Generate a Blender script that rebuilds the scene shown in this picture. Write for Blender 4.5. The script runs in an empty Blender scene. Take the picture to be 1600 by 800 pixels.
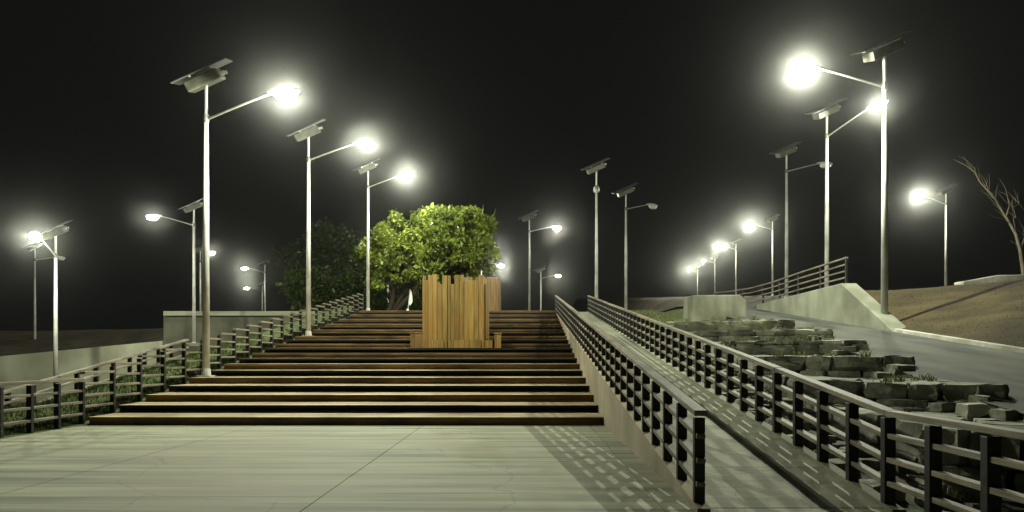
import bpy, math, random
import numpy as np
from mathutils import Vector, Matrix, Euler, noise

R = math.radians
S = bpy.context.scene
COL = S.collection
F = 1000.0                      # focal length in photo pixels (photo is 1600 wide)
VX, VY, H = 822.0, 552.0, 1.5   # vanishing point and eye height

# ------------------------------------------------------------------ camera, sky, exposure
cam = bpy.data.cameras.new("camera")
cam.sensor_width = 36.0
cam.lens = 36.0 * F / 1600.0
cam.shift_x = -(VX - 800.0) / 1600.0
cam.shift_y = (VY - 400.0) / 1600.0
cam.clip_start = 0.05
cam.clip_end = 2000.0
camo = bpy.data.objects.new("camera", cam)
camo.location = (0, 0, H)
camo.rotation_euler = (R(90), 0, 0)
COL.objects.link(camo)
S.camera = camo

W = bpy.data.worlds.new("World")
S.world = W
W.use_nodes = True
bg = W.node_tree.nodes["Background"]
bg.inputs[0].default_value = (1.0, 1.0, 0.92, 1)
bg.inputs[1].default_value = 0.0055
S.view_settings.view_transform = 'Standard'
S.view_settings.look = 'None'
S.view_settings.exposure = 0.0
S.view_settings.gamma = 1.0
S.render.engine = 'CYCLES'
S.cycles.use_denoising = True
S.cycles.max_bounces = 5
S.cycles.volume_bounces = 0
S.cycles.sample_clamp_indirect = 4.0
LAMP_W = 3300.0                 # watts of one street lamp
HAZE = 0.0005  # density of the volume added to make the lamps glow

# ------------------------------------------------------------------ helpers
def px(x, y, Y):
    """pixel of the photograph at depth Y -> world point (used only to survey the place)"""
    return Vector(((x - VX) / F * Y, Y, H - (y - VY) / F * Y))

def sstep(a, b, v):
    t = min(1.0, max(0.0, (v - a) / (b - a)))
    return t * t * (3 - 2 * t)

class MB:
    def __init__(self):
        self.v, self.f = [], []
    def add(self, vs, fs):
        n = len(self.v)
        self.v += [tuple(p) for p in vs]
        self.f += [tuple(i + n for i in q) for q in fs]
        return self
    def box(self, x0, x1, y0, y1, z0, z1, m=None):
        vs = [Vector((x, y, z)) for z in (z0, z1) for y in (y0, y1) for x in (x0, x1)]
        if m is not None: vs = [m @ p for p in vs]
        return self.add(vs, [(0, 2, 3, 1), (4, 5, 7, 6), (0, 1, 5, 4), (2, 6, 7, 3), (0, 4, 6, 2), (1, 3, 7, 5)])
    def prism(self, poly, axis, a, b):
        """poly: 2D outline; axis 'x': (y,z) outline from x=a to x=b; 'y': (x,z); 'z': (x,y)"""
        def mk(p, t):
            return {'x': (t, p[0], p[1]), 'y': (p[0], t, p[1]), 'z': (p[0], p[1], t)}[axis]
        n = len(poly)
        vs = [mk(p, a) for p in poly] + [mk(p, b) for p in poly]
        fs = [tuple(range(n))[::-1], tuple(range(n, 2 * n))]
        fs += [(i, (i + 1) % n, n + (i + 1) % n, n + i) for i in range(n)]
        return self.add(vs, fs)
    def sweep(self, path, w, h):
        """rectangular bar w wide (horizontal) and h high whose TOP follows path"""
        path = [Vector(p) for p in path]
        rings = []
        for i, p in enumerate(path):
            d = path[min(i + 1, len(path) - 1)] - path[max(i - 1, 0)]
            s = Vector((d.y, -d.x, 0)).normalized() * (w / 2)
            rings.append([p - s, p + s, p + s - Vector((0, 0, h)), p - s - Vector((0, 0, h))])
        vs = [q for r in rings for q in r]
        fs = [(0, 1, 2, 3), tuple(4 * (len(path) - 1) + k for k in (3, 2, 1, 0))]
        for i in range(len(path) - 1):
            for k in range(4):
                fs.append((4 * i + k, 4 * i + 4 + k, 4 * i + 4 + (k + 1) % 4, 4 * i + (k + 1) % 4))
        return self.add(vs, fs)
    def tube(self, path, rad, n=8):
        path = [Vector(p) for p in path]
        if not hasattr(rad, '__len__'): rad = [rad] * len(path)
        vs, fs = [], []
        u = None
        for i, p in enumerate(path):
            d = (path[min(i + 1, len(path) - 1)] - path[max(i - 1, 0)]).normalized()
            if u is None:
                u = d.orthogonal().normalized()
            else:
                u = (u - d * u.dot(d)).normalized()
            w = d.cross(u)
            for k in range(n):
                a = 2 * math.pi * k / n
                vs.append(p + (u * math.cos(a) + w * math.sin(a)) * rad[i])
        for i in range(len(path) - 1):
            for k in range(n):
                fs.append((i * n + k, i * n + (k + 1) % n, (i + 1) * n + (k + 1) % n, (i + 1) * n + k))
        fs.append(tuple(range(n))[::-1])
        fs.append(tuple((len(path) - 1) * n + k for k in range(n)))
        return self.add(vs, fs)
    def build(self, name, mat, parent=None, smooth=False, bevel=0.0, recalc=True):
        me = bpy.data.meshes.new(name)
        me.from_pydata(self.v, [], self.f)
        if recalc:
            import bmesh
            bm = bmesh.new(); bm.from_mesh(me)
            bmesh.ops.recalc_face_normals(bm, faces=bm.faces)
            bm.to_mesh(me); bm.free()
        me.materials.append(mat)
        if smooth:
            for p in me.polygons: p.use_smooth = True
        o = bpy.data.objects.new(name, me)
        COL.objects.link(o)
        if parent is not None: o.parent = parent
        if bevel:
            b = o.modifiers.new("bevel", 'BEVEL'); b.width = bevel; b.segments = 2; b.limit_method = 'ANGLE'
        return o

def tag(o, label=None, cat=None, group=None, kind=None):
    if label: o["label"] = label
    if cat: o["category"] = cat
    if group: o["group"] = group
    if kind: o["kind"] = kind
    return o

def empty(name, loc, label, cat, group=None):
    o = bpy.data.objects.new(name, None)
    o.empty_display_size = 0.2
    o.location = loc
    COL.objects.link(o)
    return tag(o, label, cat, group)

# ------------------------------------------------------------------ materials
def mat(name, c1, c2=None, rough=0.8, scale=3.0, stretch=(1, 1, 1), detail=6.0, bump=0.0, bscale=None, metal=0.0,
        c3=None, s3=0.4, lo=0.35, hi=0.65, spec=0.3, isl=0.0, streak=0.0):
    m = bpy.data.materials.new(name); m.use_nodes = True
    nt = m.node_tree; N = nt.nodes; L = nt.links
    b = N["Principled BSDF"]
    b.inputs["Roughness"].default_value = rough
    b.inputs["Metallic"].default_value = metal
    b.inputs["Specular IOR Level"].default_value = spec
    tc = N.new("ShaderNodeTexCoord")
    mp = N.new("ShaderNodeMapping"); mp.inputs["Scale"].default_value = stretch
    L.new(tc.outputs["Object"], mp.inputs["Vector"])
    nz = N.new("ShaderNodeTexNoise"); nz.inputs["Scale"].default_value = scale; nz.inputs["Detail"].default_value = detail
    L.new(mp.outputs[0], nz.inputs["Vector"])
    cr = N.new("ShaderNodeValToRGB")
    cr.color_ramp.elements[0].position = lo; cr.color_ramp.elements[1].position = hi
    cr.color_ramp.elements[0].color = (*c1, 1); cr.color_ramp.elements[1].color = (*(c2 or c1), 1)
    L.new(nz.outputs["Fac"], cr.inputs[0])
    out = cr.outputs[0]
    if c3 is not None:
        n2 = N.new("ShaderNodeTexNoise"); n2.inputs["Scale"].default_value = s3; n2.inputs["Detail"].default_value = 5
        L.new(tc.outputs["Object"], n2.inputs["Vector"])
        r2 = N.new("ShaderNodeValToRGB"); r2.color_ramp.elements[0].position = 0.45; r2.color_ramp.elements[1].position = 0.68
        L.new(n2.outputs["Fac"], r2.inputs[0])
        mx = N.new("ShaderNodeMix"); mx.data_type = 'RGBA'
        L.new(r2.outputs[0], mx.inputs[0]); L.new(out, mx.inputs[6]); mx.inputs[7].default_value = (*c3, 1)
        out = mx.outputs[2]
    if streak:                                          # brushed dark streaks, blotches and hairline cracks
        m3 = N.new("ShaderNodeMapping"); m3.inputs["Scale"].default_value = (0.14, 5.0, 1)
        L.new(tc.outputs["Object"], m3.inputs["Vector"])
        n3 = N.new("ShaderNodeTexNoise"); n3.inputs["Scale"].default_value = 2.2; n3.inputs["Detail"].default_value = 7
        L.new(m3.outputs[0], n3.inputs["Vector"])
        r3 = N.new("ShaderNodeMapRange"); r3.inputs[1].default_value = 0.52; r3.inputs[2].default_value = 0.70
        r3.inputs[3].default_value = 1.0; r3.inputs[4].default_value = 1 - streak
        L.new(n3.outputs["Fac"], r3.inputs[0])
        nw = N.new("ShaderNodeTexNoise"); nw.inputs["Scale"].default_value = 1.3; nw.inputs["Detail"].default_value = 4
        L.new(tc.outputs["Object"], nw.inputs["Vector"])
        wm = N.new("ShaderNodeMix"); wm.data_type = 'VECTOR'; wm.inputs[0].default_value = 0.35
        L.new(tc.outputs["Object"], wm.inputs[4]); L.new(nw.outputs["Color"], wm.inputs[5])
        vo = N.new("ShaderNodeTexVoronoi"); vo.feature = 'DISTANCE_TO_EDGE'; vo.inputs["Scale"].default_value = 0.55
        L.new(wm.outputs[1], vo.inputs["Vector"])
        r4 = N.new("ShaderNodeMapRange"); r4.inputs[1].default_value = 0.0; r4.inputs[2].default_value = 0.006
        r4.inputs[3].default_value = 0.72; r4.inputs[4].default_value = 1.0
        L.new(vo.outputs["Distance"], r4.inputs[0])
        mu = N.new("ShaderNodeMath"); mu.operation = 'MULTIPLY'
        L.new(r3.outputs[0], mu.inputs[0]); L.new(r4.outputs[0], mu.inputs[1])
        h3 = N.new("ShaderNodeHueSaturation")
        L.new(mu.outputs[0], h3.inputs["Value"]); L.new(out, h3.inputs["Color"])
        out = h3.outputs[0]
    if isl:                                             # every board or slab has its own tone
        g = N.new("ShaderNodeNewGeometry")
        mr = N.new("ShaderNodeMapRange"); mr.inputs[3].default_value = 1 - isl; mr.inputs[4].default_value = 1 + isl
        L.new(g.outputs["Random Per Island"], mr.inputs[0])
        hs = N.new("ShaderNodeHueSaturation")
        L.new(mr.outputs[0], hs.inputs["Value"]); L.new(out, hs.inputs["Color"])
        out = hs.outputs[0]
    L.new(out, b.inputs["Base Color"])
    if bump:
        nb = N.new("ShaderNodeTexNoise"); nb.inputs["Scale"].default_value = bscale or scale * 4; nb.inputs["Detail"].default_value = 8
        L.new(mp.outputs[0], nb.inputs["Vector"])
        bp = N.new("ShaderNodeBump"); bp.inputs["Strength"].default_value = bump; bp.inputs["Distance"].default_value = 0.02
        L.new(nb.outputs["Fac"], bp.inputs["Height"]); L.new(bp.outputs[0], b.inputs["Normal"])
    return m

def leaf_mat(name, c1, c2, trans=0.45):
    m = bpy.data.materials.new(name); m.use_nodes = True
    nt = m.node_tree; N = nt.nodes; L = nt.links
    N.remove(N["Principled BSDF"])
    g = N.new("ShaderNodeNewGeometry")
    cr = N.new("ShaderNodeValToRGB")
    cr.color_ramp.elements[0].color = (*c1, 1); cr.color_ramp.elements[1].color = (*c2, 1)
    L.new(g.outputs["Random Per Island"], cr.inputs[0])
    d = N.new("ShaderNodeBsdfDiffuse"); t = N.new("ShaderNodeBsdfTranslucent"); gl = N.new("ShaderNodeBsdfGlossy")
    gl.inputs["Roughness"].default_value = 0.35
    L.new(cr.outputs[0], d.inputs[0]); L.new(cr.outputs[0], t.inputs[0])
    m1 = N.new("ShaderNodeMixShader"); m1.inputs[0].default_value = trans
    L.new(d.outputs[0], m1.inputs[1]); L.new(t.outputs[0], m1.inputs[2])
    m2 = N.new("ShaderNodeMixShader"); m2.inputs[0].default_value = 0.025
    L.new(m1.outputs[0], m2.inputs[1]); L.new(gl.outputs[0], m2.inputs[2])
    L.new(m2.outputs[0], N["Material Output"].inputs[0])
    return m

def emit_mat(name, col, st):
    """lit clear glass: lets the bulb inside shine through and glows itself"""
    m = bpy.data.materials.new(name); m.use_nodes = True
    nt = m.node_tree; N = nt.nodes
    N.remove(N["Principled BSDF"])
    e = N.new("ShaderNodeEmission"); e.inputs[0].default_value = (*col, 1); e.inputs[1].default_value = st
    t = N.new("ShaderNodeBsdfTransparent"); t.inputs[0].default_value = (0.95, 0.95, 0.95, 1)
    mx = N.new("ShaderNodeAddShader")
    nt.links.new(t.outputs[0], mx.inputs[0]); nt.links.new(e.outputs[0], mx.inputs[1])
    nt.links.new(mx.outputs[0], N["Material Output"].inputs[0])
    return m

M = {}
M['plaza'] = mat('poured_concrete', (0.15, 0.158, 0.105), (0.325, 0.335, 0.235), 0.75, 1.2, (0.22, 3.2, 1), 9, 0.25, 30, c3=(0.25, 0.235, 0.165), s3=0.35, isl=0.06, streak=0.38)
M['ramp'] = mat('ramp_concrete', (0.30, 0.31, 0.215), (0.46, 0.47, 0.35), 0.8, 1.6, (0.5, 2.2, 1), 7, 0.3, 30, c3=(0.27, 0.27, 0.20), s3=0.5, streak=0.3)
M['wall'] = mat('cast_concrete', (0.17, 0.175, 0.12), (0.28, 0.285, 0.20), 0.85, 1.4, (1, 1, 0.6), 8, 0.3, 20, c3=(0.12, 0.12, 0.085), s3=0.5)
M['tanwall'] = mat('tan_concrete', (0.24, 0.205, 0.14), (0.31, 0.27, 0.19), 0.85, 1.5, (1, 1, 0.5), 8, 0.25, 22, c3=(0.18, 0.15, 0.10), s3=0.7)
M['darkwall'] = mat('dark_concrete', (0.07, 0.072, 0.05), (0.13, 0.132, 0.095), 0.85, 1.0, (1, 1, 0.6), 8, 0.3, 20, c3=(0.045, 0.046, 0.032), s3=0.5)  # darker tone of the cast concrete
M['farwall'] = mat('long_wall_concrete', (0.30, 0.31, 0.22), (0.44, 0.45, 0.33), 0.85, 0.9, (1, 1, 0.6), 8, 0.3, 20, c3=(0.24, 0.24, 0.17), s3=0.3)
M['blockwall'] = mat('old_block_concrete', (0.12, 0.125, 0.085), (0.22, 0.225, 0.165), 0.9, 1.3, (1.5, 1.5, 0.35), 9, 0.6, 14, c3=(0.07, 0.073, 0.045), s3=0.8)
M['palewall'] = mat('pale_concrete', (0.19, 0.20, 0.145), (0.30, 0.31, 0.235), 0.8, 1.2, (1, 1, 0.5), 8, 0.2, 20, c3=(0.13, 0.135, 0.095), s3=0.6)
M['asphalt'] = mat('asphalt', (0.035, 0.038, 0.033), (0.095, 0.10, 0.086), 0.85, 0.9, (1.6, 0.5, 1), 10, 0.6, 60, c3=(0.075, 0.072, 0.055), s3=0.6)
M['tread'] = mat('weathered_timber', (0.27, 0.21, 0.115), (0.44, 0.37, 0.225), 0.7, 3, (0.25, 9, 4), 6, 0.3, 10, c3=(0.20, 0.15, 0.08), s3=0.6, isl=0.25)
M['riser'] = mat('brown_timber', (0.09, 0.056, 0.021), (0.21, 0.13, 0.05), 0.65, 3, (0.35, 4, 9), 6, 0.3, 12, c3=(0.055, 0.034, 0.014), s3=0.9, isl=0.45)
M['black'] = mat('gap_shade_black', (0.008, 0.007, 0.005), (0.014, 0.012, 0.009), 0.9, 3)  # shade of the open riser gaps put into a near-black colour
M['post'] = mat('black_painted_steel', (0.010, 0.010, 0.009), (0.022, 0.021, 0.018), 0.5, 12, bump=0.1)
M['rail'] = mat('grey_weathered_rail_timber', (0.12, 0.104, 0.07), (0.235, 0.21, 0.15), 0.65, 4, (5, 0.4, 5), 6, 0.25, 14, c3=(0.085, 0.07, 0.047), s3=1.2, isl=0.2)
M['cedar'] = mat('golden_planter_timber', (0.14, 0.086, 0.020), (0.27, 0.185, 0.052), 0.6, 2.6, (6, 6, 0.35), 7, 0.3, 9, c3=(0.22, 0.125, 0.03), s3=1.6, isl=0.3)
M['cedar_b'] = mat('brown_planter_timber', (0.12, 0.07, 0.024), (0.22, 0.135, 0.05), 0.6, 2.6, (6, 6, 0.35), 7, 0.3, 9, isl=0.2)
M['soil'] = mat('soil', (0.03, 0.02, 0.012), (0.06, 0.045, 0.03), 0.95, 8, bump=0.6)
M['pole'] = mat('galvanised_white_paint', (0.36, 0.36, 0.33), (0.52, 0.52, 0.48), 0.45, 2, (4, 4, 0.5), 5, 0.05, c3=(0.26, 0.25, 0.21), s3=1.4)
M['clad'] = mat('olive_grey_box_metal', (0.055, 0.055, 0.04), (0.09, 0.09, 0.065), 0.5, 5)
M['arm'] = mat('grey_arm_steel', (0.20, 0.20, 0.18), (0.28, 0.28, 0.25), 0.5, 4)
M['panel'] = mat('solar_panel_back', (0.045, 0.045, 0.042), (0.08, 0.08, 0.074), 0.4, 4)
M['grass'] = mat('short_grass_soil', (0.035, 0.055, 0.016), (0.07, 0.10, 0.028), 0.95, 6, bump=0.8, bscale=40, c3=(0.06, 0.07, 0.025), s3=0.8)
M['dry'] = mat('dry_grass_earth', (0.030, 0.023, 0.009), (0.062, 0.048, 0.019), 0.95, 1.1, (0.6, 0.6, 3.5), 10, 1.0, 9, c3=(0.020, 0.015, 0.007), s3=0.5)
M['earth'] = mat('bare_earth', (0.075, 0.055, 0.04), (0.14, 0.11, 0.08), 0.95, 1.2, detail=8, bump=0.7, bscale=12, c3=(0.05, 0.05, 0.025), s3=0.2)
M['stone'] = mat('rough_field_stone', (0.15, 0.153, 0.118), (0.35, 0.352, 0.28), 0.9, 2.6, detail=9, bump=0.9, bscale=10, c3=(0.085, 0.088, 0.06), s3=1.0, isl=0.35)
M['stone_b'] = mat('mossy_field_stone', (0.11, 0.116, 0.08), (0.23, 0.236, 0.17), 0.9, 3, detail=9, bump=0.9, bscale=10, c3=(0.09, 0.075, 0.045), s3=1.2, isl=0.3)
M['gravel'] = mat('stony_soil', (0.07, 0.072, 0.05), (0.17, 0.172, 0.125), 0.95, 5, detail=10, bump=1.0, bscale=22, c3=(0.06, 0.065, 0.035), s3=0.9)
M['kerb'] = mat('white_kerb_concrete', (0.32, 0.31, 0.25), (0.55, 0.54, 0.46), 0.8, 3, detail=9, bump=0.4, c3=(0.22, 0.21, 0.16), s3=0.8)
M['bark'] = mat('bark', (0.025, 0.018, 0.012), (0.055, 0.042, 0.028), 0.9, 6, (3, 3, 0.7), bump=0.8)
M['palebark'] = mat('pale_dry_bark', (0.12, 0.10, 0.072), (0.22, 0.185, 0.135), 0.85, 5, (3, 3, 0.7), bump=0.6)
M['white'] = mat('white_cloth', (0.62, 0.62, 0.58), (0.72, 0.72, 0.68), 0.8, 4)
M['leaf'] = leaf_mat('bright_leaf', (0.07, 0.105, 0.012), (0.28, 0.345, 0.06))
M['leaf2'] = leaf_mat('mid_leaf', (0.055, 0.085, 0.010), (0.24, 0.29, 0.045))
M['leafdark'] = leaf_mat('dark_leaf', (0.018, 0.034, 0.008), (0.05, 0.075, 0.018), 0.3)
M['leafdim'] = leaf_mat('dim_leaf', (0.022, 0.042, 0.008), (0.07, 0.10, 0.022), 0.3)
M['blade'] = leaf_mat('grass_blade', (0.028, 0.05, 0.009), (0.07, 0.10, 0.025), 0.3)
M['straw'] = leaf_mat('straw_blade', (0.03, 0.023, 0.009), (0.062, 0.048, 0.02), 0.25)
M['weed'] = leaf_mat('weed_leaf', (0.07, 0.09, 0.03), (0.22, 0.24, 0.10), 0.3)
M['led'] = emit_mat('lit_lamp_glass', (1.0, 1.0, 0.86), 60.0)
M['ledoff'] = mat('unlit_lamp_glass', (0.5, 0.5, 0.46), rough=0.2)

# ------------------------------------------------------------------ survey of the levels
Y0, STEP, RISE, NR = 13.4, 1.0, 0.168, 23
TOP = RISE * NR                                     # 3.864
SX0, SX1 = -9.15, 1.62                              # sides of the stairs
RX0, RX1 = 1.75, 3.46                               # ramp surface
def rz(y): return 0.1275 * min(30.3, max(0.0, y - 6.2))
def pz(y): return min(3.85, max(0.0, 0.13 * y - 0.265))
def szl(y): return RISE * min(NR, max(0.0, (y - Y0) / STEP + 0.5))

def xl(y):                                          # ragged left edge of the asphalt path
    return 6.35 + 0.95 * sstep(8.0, 14.5, y) + 0.55 * sstep(14, 19, y)

def terrain(x, y):
    if x <= -9.2:
        plain = -1.2 + sstep(28, 35, y) * 3.0 * sstep(-22, -17, x)
        bank = max(-0.02, szl(y) - 0.1) + 0.42 * math.exp(-((x + 10.1) / 0.42) ** 2)
        t = sstep(-10.55, -12.8, x)
        z = bank * (1 - t) + plain * t
        if y > 36.2:
            z = 1.0 + 2.3 * sstep(36.5, 50, y) + 0.35 * sstep(-34, -21, x) + 0.25 * noise.noise((x * 0.12, y * 0.12, 5))
            if x > -20.2: z = TOP - 0.3
        return z + 0.03 * noise.noise((x * 0.7, y * 0.7, 0))
    if x < 3.6:
        if y < Y0 - 0.2: z = -0.2
        elif y < 36: z = min(RISE * max(0, y - Y0 - 1.3), TOP) - 0.35
        else: z = TOP - 0.3
        if x > 1.6: z = min(z, rz(y) - 0.3)
        return z
    if x < 10.61:
        xe = xl(y); t = sstep(xe - 1.5, xe - 0.1, x)
        z = (rz(y) - 0.12) * (1 - t) + (pz(y) - 0.06) * t
        if y > 30: z = z * (1 - sstep(30, 36, y)) + (TOP - 0.25) * sstep(30, 36, y) + 0.03 * max(0, y - 36)
        return z + 0.05 * noise.noise((x, y, 3)) * (1 if x < xl(y) - 0.3 else 0)
    low = pz(y) - 0.02 + 0.36 * max(0, x - 10.75)
    plateau = 3.8 - 0.5 * sstep(12.0, 11.2, x) + 0.085 * max(0, y - 26) * sstep(10.6, 18, x) + 0.02 * max(0, x - 16)
    t = sstep(20.6, 24.0, y) if x < 13 else sstep(20.6, 24.0, y + (x - 13) * 0.6)
    d = low - plateau                                # soft minimum gives the rounded crest
    z = min(low, plateau) - 0.10 * math.exp(-abs(d) / 0.25)
    z = z * (1 - t) + plateau * t
    return z + 0.06 * noise.noise((x * 0.45, y * 0.45, 7)) + 0.02 * noise.noise((x * 2.1, y * 2.1, 1))

def sheet(name, xs, ys, zf, material, skip=None):
    b = MB()
    nx = len(xs)
    b.v = [(x, y, zf(x, y)) for y in ys for x in xs]
    for j in range(len(ys) - 1):
        for i in range(nx - 1):
            if skip and skip(0.5 * (xs[i] + xs[i + 1]), 0.5 * (ys[j] + ys[j + 1])): continue
            b.f.append((j * nx + i, j * nx + i + 1, (j + 1) * nx + i + 1, (j + 1) * nx + i))
    return b.build(name, material, smooth=True, recalc=False)

def frange(a, b, st):
    n = max(1, int(round((b - a) / st)))
    return [a + (b - a) * i / n for i in range(n + 1)]

# ground: one sheet to the horizon; two narrow strips carry grass and dry grass on top of it
gx = frange(-170, -40, 10)[:-1] + frange(-40, -13, 1.5)[:-1] + frange(-13, -9.2, 0.25) + [-9.19, -4, 1.59, 1.61, 3.59] + \
     frange(3.61, 10.6, 0.35) + frange(10.62, 24, 0.4)[:-1] + frange(24, 60, 2)[:-1] + frange(60, 170, 10)
gy = frange(-12, 2, 1.0)[:-1] + frange(2, 38, 0.45)[:-1] + frange(38, 60, 1.5)[:-1] + frange(60, 220, 8)
tag(sheet('ground', gx, gy, terrain, M['earth']), kind='structure')
tag(sheet('grass_verge', frange(-11.6, -9.22, 0.2), frange(-6, 36, 0.5), lambda x, y: terrain(x, y) + 0.012, M['grass']), kind='structure')
tag(sheet('embankment', frange(10.66, 30, 0.3), frange(-6, 40, 0.4), lambda x, y: terrain(x, y) + 0.02, M['dry']), kind='structure')
tag(sheet('grass_slope', frange(3.62, 7.4, 0.3), frange(24, 36, 0.5), lambda x, y: terrain(x, y) + 0.02, M['grass']), kind='structure')

tag(sheet('gravel_bed', frange(3.62, 7.9, 0.25), frange(-2, 24, 0.5), lambda x, y: terrain(x, y) + 0.015 + 0.04 * noise.noise((x * 2.5, y * 2.5, 9)), M['gravel'], skip=lambda x, y: x > xl(y) - 0.05), kind='structure')

# plaza of three poured slabs with open joints
b = MB()
jx = [-9.22, -5.6, -2.14, 1.32, 3.46]
for i in range(4):
    b.box(jx[i] + 0.007, jx[i + 1] - 0.007, -6, 6.19 if i == 3 else Y0 - 0.02, -0.19, 0.0)
b.box(1.327, 1.62, 6.19, Y0 - 0.02, -0.19, 0.0)
tag(b.build('plaza', M['plaza']), kind='structure')
# upper landing
b = MB()
b.box(-20.3, 1.62, Y0 + 22 + 0.42, 90, TOP - 0.25, TOP - 0.004)
b.box(1.62, 12, 36.52, 90, TOP - 0.25, TOP - 0.004)
tag(b.build('upper_landing', M['plaza']), kind='structure')

# ramp: sloping slab between two upstands
b = MB()
ys = [6.2, 36.5]
b.prism([(6.2, -0.1), (6.2, 0.004), (36.5, rz(36.5)), (36.5, -0.1)], 'x', RX0, RX1)
tag(b.build('ramp', M['ramp']), kind='structure')
b = MB()
b.prism([(6.05, -0.1), (6.05, 0.03), (36.5, rz(36.5) + 0.05), (36.5, -0.1)], 'x', 1.62, RX0 - 0.002)
tag(b.build('ramp_wall', M['tanwall'], bevel=0.008), 'tan concrete side wall of the ramp, beside the stairs', 'wall')
b = MB()
b.prism([(6.05, -0.1), (6.05, 0.02), (36.5, rz(36.5) + 0.03), (36.5, -0.1)], 'x', RX1 + 0.002, 3.60)
tag(b.build('kerb', M['wall'], bevel=0.008), 'low concrete kerb along the outer edge of the ramp', 'kerb')

# asphalt path beside the ramp, same gradient
b = MB(); yy = frange(-6, 31, 0.5)
for y in yy:
    for i in range(11):
        x = xl(y) - 0.25 + (10.5 - xl(y) + 0.25) * i / 10
        b.v.append((x, y, pz(y) + 0.012 * noise.noise((x * 0.8, y * 0.5, 2))))
b.f = [(j * 11 + i, j * 11 + i + 1, j * 11 + i + 12, j * 11 + i + 11) for j in range(len(yy) - 1) for i in range(10)]
tag(b.build('path', M['asphalt'], smooth=True, recalc=False), kind='structure')
tag(sheet('path_landing', frange(7.35, 10.5, 1), frange(31, 60, 5), lambda x, y: pz(31) + 0.03 * max(0, y - 36) - 0.0, M['asphalt']), kind='structure')

# ------------------------------------------------------------------ stairs
st = empty('staircase', (0, Y0, 0), 'wide timber staircase of alternating brown and open black risers', 'stairs')
def child(mb, name, m, parent, **k):
    """mesh given in world coordinates, parented to a root that is only translated"""
    off = parent.location if parent.parent is None else parent.parent.location
    mb.v = [(x - off[0], y - off[1], z - off[2]) for x, y, z in mb.v]
    return mb.build(name, m, parent, **k)
for k in range(1, NR + 1):
    y = Y0 + (k - 1) * STEP
    z = k * RISE
    t = MB()
    dep = STEP if k < NR else 0.4
    nb = 7 if k < NR else 3
    q = random.Random(k * 91)
    def cuts():
        c = [SX0]
        x = SX0 + q.uniform(0.8, 3.4)
        while x < SX1 - 0.7:
            c.append(x); x += q.uniform(2.2, 3.6)
        return c + [SX1 - 0.004]
    for i in range(nb):                                 # boards of the tread
        a = y - 0.03 + (dep + 0.0) * i / nb
        cc = cuts()
        for x0_, x1_ in zip(cc[:-1], cc[1:]):
            e = q.uniform(-0.005, 0.004) if i == 0 else 0
            t.box(x0_ + 0.003, x1_ - 0.003, a + e, a + dep / nb - 0.008, z - 0.042, z + q.uniform(-0.004, 0.003))
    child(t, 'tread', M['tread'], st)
    child(MB().box(SX0, SX1 - 0.004, y - 0.058, y - 0.037, z - 0.06, z - 0.001), 'nosing', M['riser'] if k % 2 else M['black'], st, bevel=0.003)  # even nosings take the gap's shade black, widening its dark band
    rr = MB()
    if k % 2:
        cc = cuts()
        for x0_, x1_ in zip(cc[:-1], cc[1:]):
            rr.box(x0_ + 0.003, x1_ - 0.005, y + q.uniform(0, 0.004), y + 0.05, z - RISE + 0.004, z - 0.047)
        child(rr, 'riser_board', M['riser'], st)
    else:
        rr.box(SX0 + 0.002, SX1 - 0.006, y + 0.45, y + 0.5, z - RISE + 0.004, z - 0.044)  # black backing stands in for the shade inside the open riser
        child(rr, 'gap_shade_board', M['black'], st)
s = MB()
poly = [(Y0 + 0.1, -0.1)] + [q for k in range(NR) for q in ((Y0 + 0.08 + k, k * RISE - 0.05), (Y0 + 0.08 + k, (k + 1) * RISE - 0.046))] + [(Y0 + 22.4, TOP - 0.046), (Y0 + 22.4, 2.5)]
s.prism(poly, 'x', SX0 - 0.05, SX0 - 0.004)
child(s, 'stringer', M['riser'], st)

# ------------------------------------------------------------------ railings
HT = (0.92, 0.69, 0.46, 0.23)
def post_mb(x, y, z, h, wx=0.105, wy=0.07):
    return MB().box(x - wx / 2, x + wx / 2, y - wy / 2, y + wy / 2, z - 0.03, z + h)
def add_rails(root, paths, heights, cap=0.125, low=0.085, plank=2.76):
    q = random.Random(len(paths) * 7 + int(heights[0] * 100))
    for i, hh in enumerate(heights):
        m = MB()
        for p in paths:
            for a_, b_ in zip(p[:-1], p[1:]):
                a_, b_ = Vector(a_), Vector(b_)
                L_ = (b_ - a_).length
                k = max(1, round(L_ / plank)) if len(p) < 5 else 1
                for j in range(k):
                    d = (b_ - a_) / L_
                    u = a_ + d * (L_ * j / k + (0.004 if j else 0)); v = a_ + d * (L_ * (j + 1) / k - (0.004 if j < k - 1 else 0))
                    if len(p) >= 5: continue
                    dz = q.uniform(-0.004, 0.004); dx = q.uniform(-0.004, 0.004)
                    m.sweep([u + Vector((dx, 0, hh + dz)), v + Vector((dx, 0, hh + dz + q.uniform(-0.003, 0.003)))], cap if i == 0 else low, 0.055 if i == 0 else 0.05)
            if len(p) >= 5: m.sweep([(r_[0], r_[1], r_[2] + hh) for r_ in p], cap if i == 0 else low, 0.055 if i == 0 else 0.05)
        child(m, 'handrail' if i == 0 else 'rail', M['rail'], root, bevel=0.006)

# inner ramp railing
f1 = empty('railing', (1.685, 6.2, 0), 'ramp railing between the stairs and the ramp with black end post', 'railing')
n = 44
for i in range(n):
    y = 6.24 + i * 0.69
    child(post_mb(1.685, y, rz(y) + 0.04, 0.832), 'post', M['post'], f1, bevel=0.006)
add_rails(f1, [[(1.685, 6.16, rz(6.2) + 0.03), (1.685, 36.3, rz(36.3) + 0.03)]], HT)
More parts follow.
